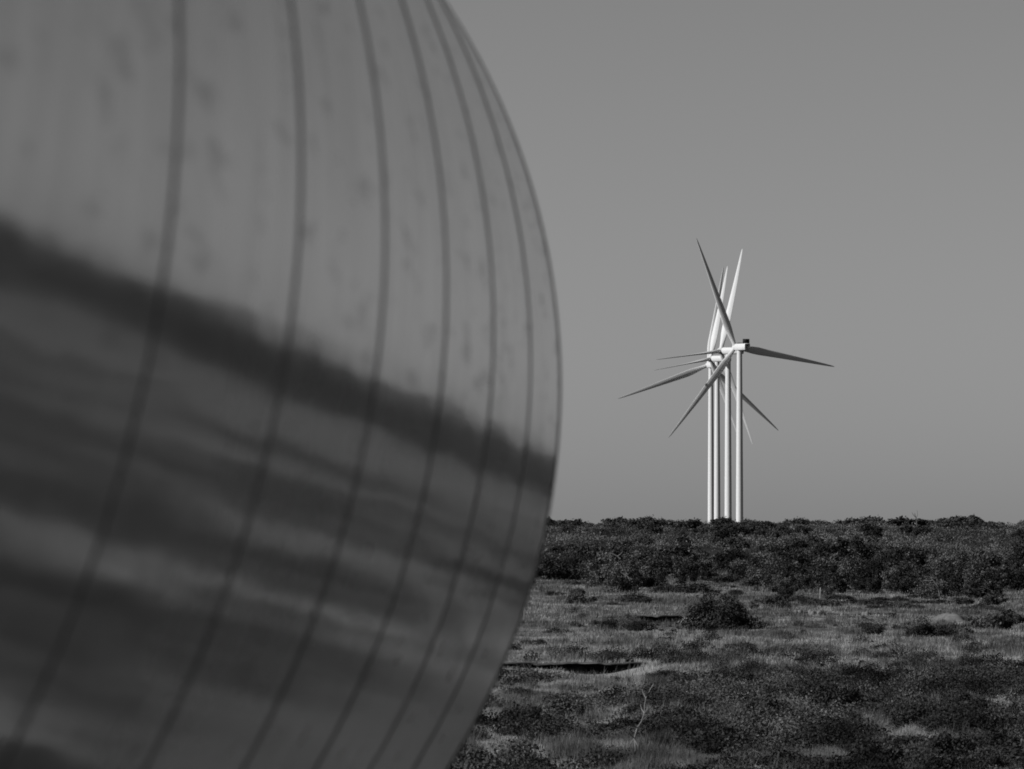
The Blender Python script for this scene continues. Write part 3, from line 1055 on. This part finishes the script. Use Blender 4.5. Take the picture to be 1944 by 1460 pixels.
# pale mound
y = ground_hit(1800, 1182); x = X(1800, y)
na, nb = 40, 14
V = []
for i in range(nb):
    q = i / (nb - 1)
    for j in range(na):
        a = 2 * math.pi * j / na
        V.append((math.cos(a) * q, math.sin(a) * q, (1 - q * q) ** 1.3))
V = np.array(V)
V[:, 2] *= 1 + .35 * (fbm(V[:, 0] * 3 + 4, V[:, 1] * 3, 8, 3) - .5)
V = V * np.array([1.75, 3.2, .62]) + np.array([0, 0, -.08])
V[:, 0] += .35 * V[:, 2]
V[:, 2] += .42 * (fbm(V[:, 0] * 2.1 + 3, V[:, 1] * 1.2, 12, 4) - .5)
Fc = [(i * na + j, i * na + (j + 1) % na, (i + 1) * na + (j + 1) % na, (i + 1) * na + j) for i in range(nb - 1) for j in range(na)]
o = link('earth_mound', np_mesh('earth_mound', V, Fc, M_SAND, smooth=True))
o.location = (x, y, float(height(x, y)))
tag(o, 'pale bare earth mound beside the leafy bushes at the right', 'mound')


def branches(name, label, cat, Z, paths, r_, material=M_BARK, at=None):
    """dead wood: pixel paths of the photograph turned into a skeleton standing at distance Z with its own depth"""
    x0 = X(paths[0][0][0], Z); z0 = float(height(x0, Z))
    parts = []
    for i, pth in enumerate(paths):
        pts = []
        for k, (px, py) in enumerate(pth):
            dy = 0 if i == 0 else ((-1) ** i) * .12 * k
            pts.append((X(px, Z) - x0, dy, EYE + (HOR - py) / F * Z - z0))
        rr = np.linspace(r_ * (1 if i == 0 else .65), r_ * (.45 if i == 0 else .3), len(pts))
        parts.append(tube(pts, rr, 6))
    o = link(name, np_mesh(name, *join_parts(parts), material, smooth=True))
    o.location = (x0, Z, z0)
    tag(o, label, cat)


Z = ground_hit(1200, 1432)
branches('bare_sapling', 'thin pale bare sapling rising from the foreground scrub', 'sapling', Z,
         [[(1206, 1440), (1206, 1413), (1204, 1401), (1210, 1381), (1218, 1369), (1223, 1354), (1224, 1337), (1226, 1325), (1233, 1310), (1241, 1298)],
          [(1210, 1381), (1201, 1377), (1194, 1370), (1189, 1364)], [(1223, 1354), (1218, 1346), (1216, 1338)], [(1223, 1354), (1229, 1346), (1232, 1338)],
          [(1204, 1401), (1198, 1410), (1192, 1424), (1186, 1440)], [(1205, 1405), (1211, 1416), (1212, 1430)], [(1218, 1369), (1226, 1362), (1231, 1356)],
          [(1204, 1401), (1198, 1396), (1195, 1390)], [(1226, 1325), (1221, 1316), (1219, 1308)]], .026, M_BARK_PALE)
Z = ground_hit(1415, 1450)
branches('dead_branch', 'pale bent dead branch arching out of the foreground scrub', 'branch', Z,
         [[(1408, 1462), (1411, 1449), (1416, 1438), (1424, 1428), (1431, 1425), (1441, 1428), (1453, 1434)], [(1424, 1440), (1431, 1435), (1441, 1432)]], .026, M_BARK_PALE)
Z = ground_hit(1670, 1420)
branches('dead_twigs', 'pale dry twigs sticking up from the scrub at lower right', 'twigs', Z,
         [[(1668, 1425), (1671, 1412), (1674, 1404)], [(1660, 1424), (1657, 1410)], [(1672, 1416), (1677, 1408)]], .02)
Z = 526
branches('bare_tree', 'small bare pale tree before the dark belt at the right', 'tree', Z,
         [[(1783, 1140), (1783, 1128), (1782, 1119), (1778, 1110), (1771, 1101), (1764, 1094)], [(1782, 1121), (1775, 1112), (1766, 1108)], [(1784, 1132), (1788, 1128), (1785, 1121)],
          [(1778, 1110), (1779, 1101), (1776, 1092)], [(1771, 1101), (1764, 1103), (1758, 1101)]], .05)
Z = 527
branches('bare_tree', 'two pale crooked stems before the tree belt, left of the pale post', 'tree', Z,
         [[(1450, 1140), (1449, 1128), (1447, 1118), (1450, 1109)], [(1457, 1140), (1460, 1130), (1465, 1124)], [(1449, 1126), (1444, 1120), (1441, 1113)]], .05)
Z = 521
branches('dead_branch', 'pale dead branch lying across the dark trees at the left', 'branch', Z,
         [[(1178, 1061), (1172, 1056), (1163, 1051), (1155, 1049)], [(1172, 1056), (1178, 1052), (1182, 1047)]], .06)
branches('dead_branch', 'short pale dead branch low in the dark trees at the left', 'branch', Z,
         [[(1195, 1098), (1190, 1093), (1184, 1089), (1178, 1087)], [(1188, 1092), (1187, 1097)]], .06)
Z = 1120
branches('bare_tree', 'faint leafless pale treetop showing above the skyline bushes', 'tree', Z,
         [[(1741, 1000), (1739, 985), (1736, 974)], [(1738, 982), (1734, 978), (1731, 973)], [(1739, 984), (1742, 977), (1741, 968)]], .09)

# ------------------------------------------------------------------ the field goes on behind the tower section
g = link('field_grass', grass_mesh(330000, 150, 820))
tag(g, 'dry grass of the field going on behind the steel section', 'grass', kind='stuff')
s = link('low_scrub', scrub_mesh(5200, 110, 150, 820, 1150, 1500, .042, 'hidden_low_scrub'))
tag(s, 'low leafy scrub of the field going on behind the steel section', 'scrub', kind='stuff')
s = link('hillside_scrub', hill_mesh(3800, 70, (-.068, -.012), 'hidden_hillside_scrub', .118))
tag(s, 'dense scrub of the low hill going on behind the steel section', 'scrub', kind='stuff')
for px in np.sort(rng.uniform(90, 1000, 48)):
    y = float(rng.uniform(1120, 1185)); x = X(px, y)
    hh = float(rng.choice([1.1, 1.4, 1.7, 2.1])) * float(rng.uniform(.85, 1.15))
    place_bush('skyline_bush', BUSHES_SKY if rng.uniform() < .7 else BUSHES_FAR, x, y, 1.5 * hh ** .6 * float(rng.uniform(.9, 1.5)), hh,
               'rounded bush in the unbroken row of bushes along the skyline', 'bushes along the skyline')
for i in range(70):
    y = float(rng.uniform(640, 1100)); x = float(rng.uniform(-.066, -.008)) * y
    hh = float(rng.uniform(.9, 1.9))
    place_bush('hillside_bush', BUSHES_FAR, x, y, hh * float(rng.uniform(.8, 1.4)), hh,
               'dark bush standing out of the scrub on the low hill', 'dark bushes on the hillside')
for i in range(62):
    y = float(rng.uniform(540, 690)); x = X(float(rng.uniform(120, 1010)), y)
    s_ = float(rng.uniform(.5, 1.25))
    place_tree(i % 6, x, y, s_, s_ * float(rng.uniform(.75, 1.1)), TL, TG)
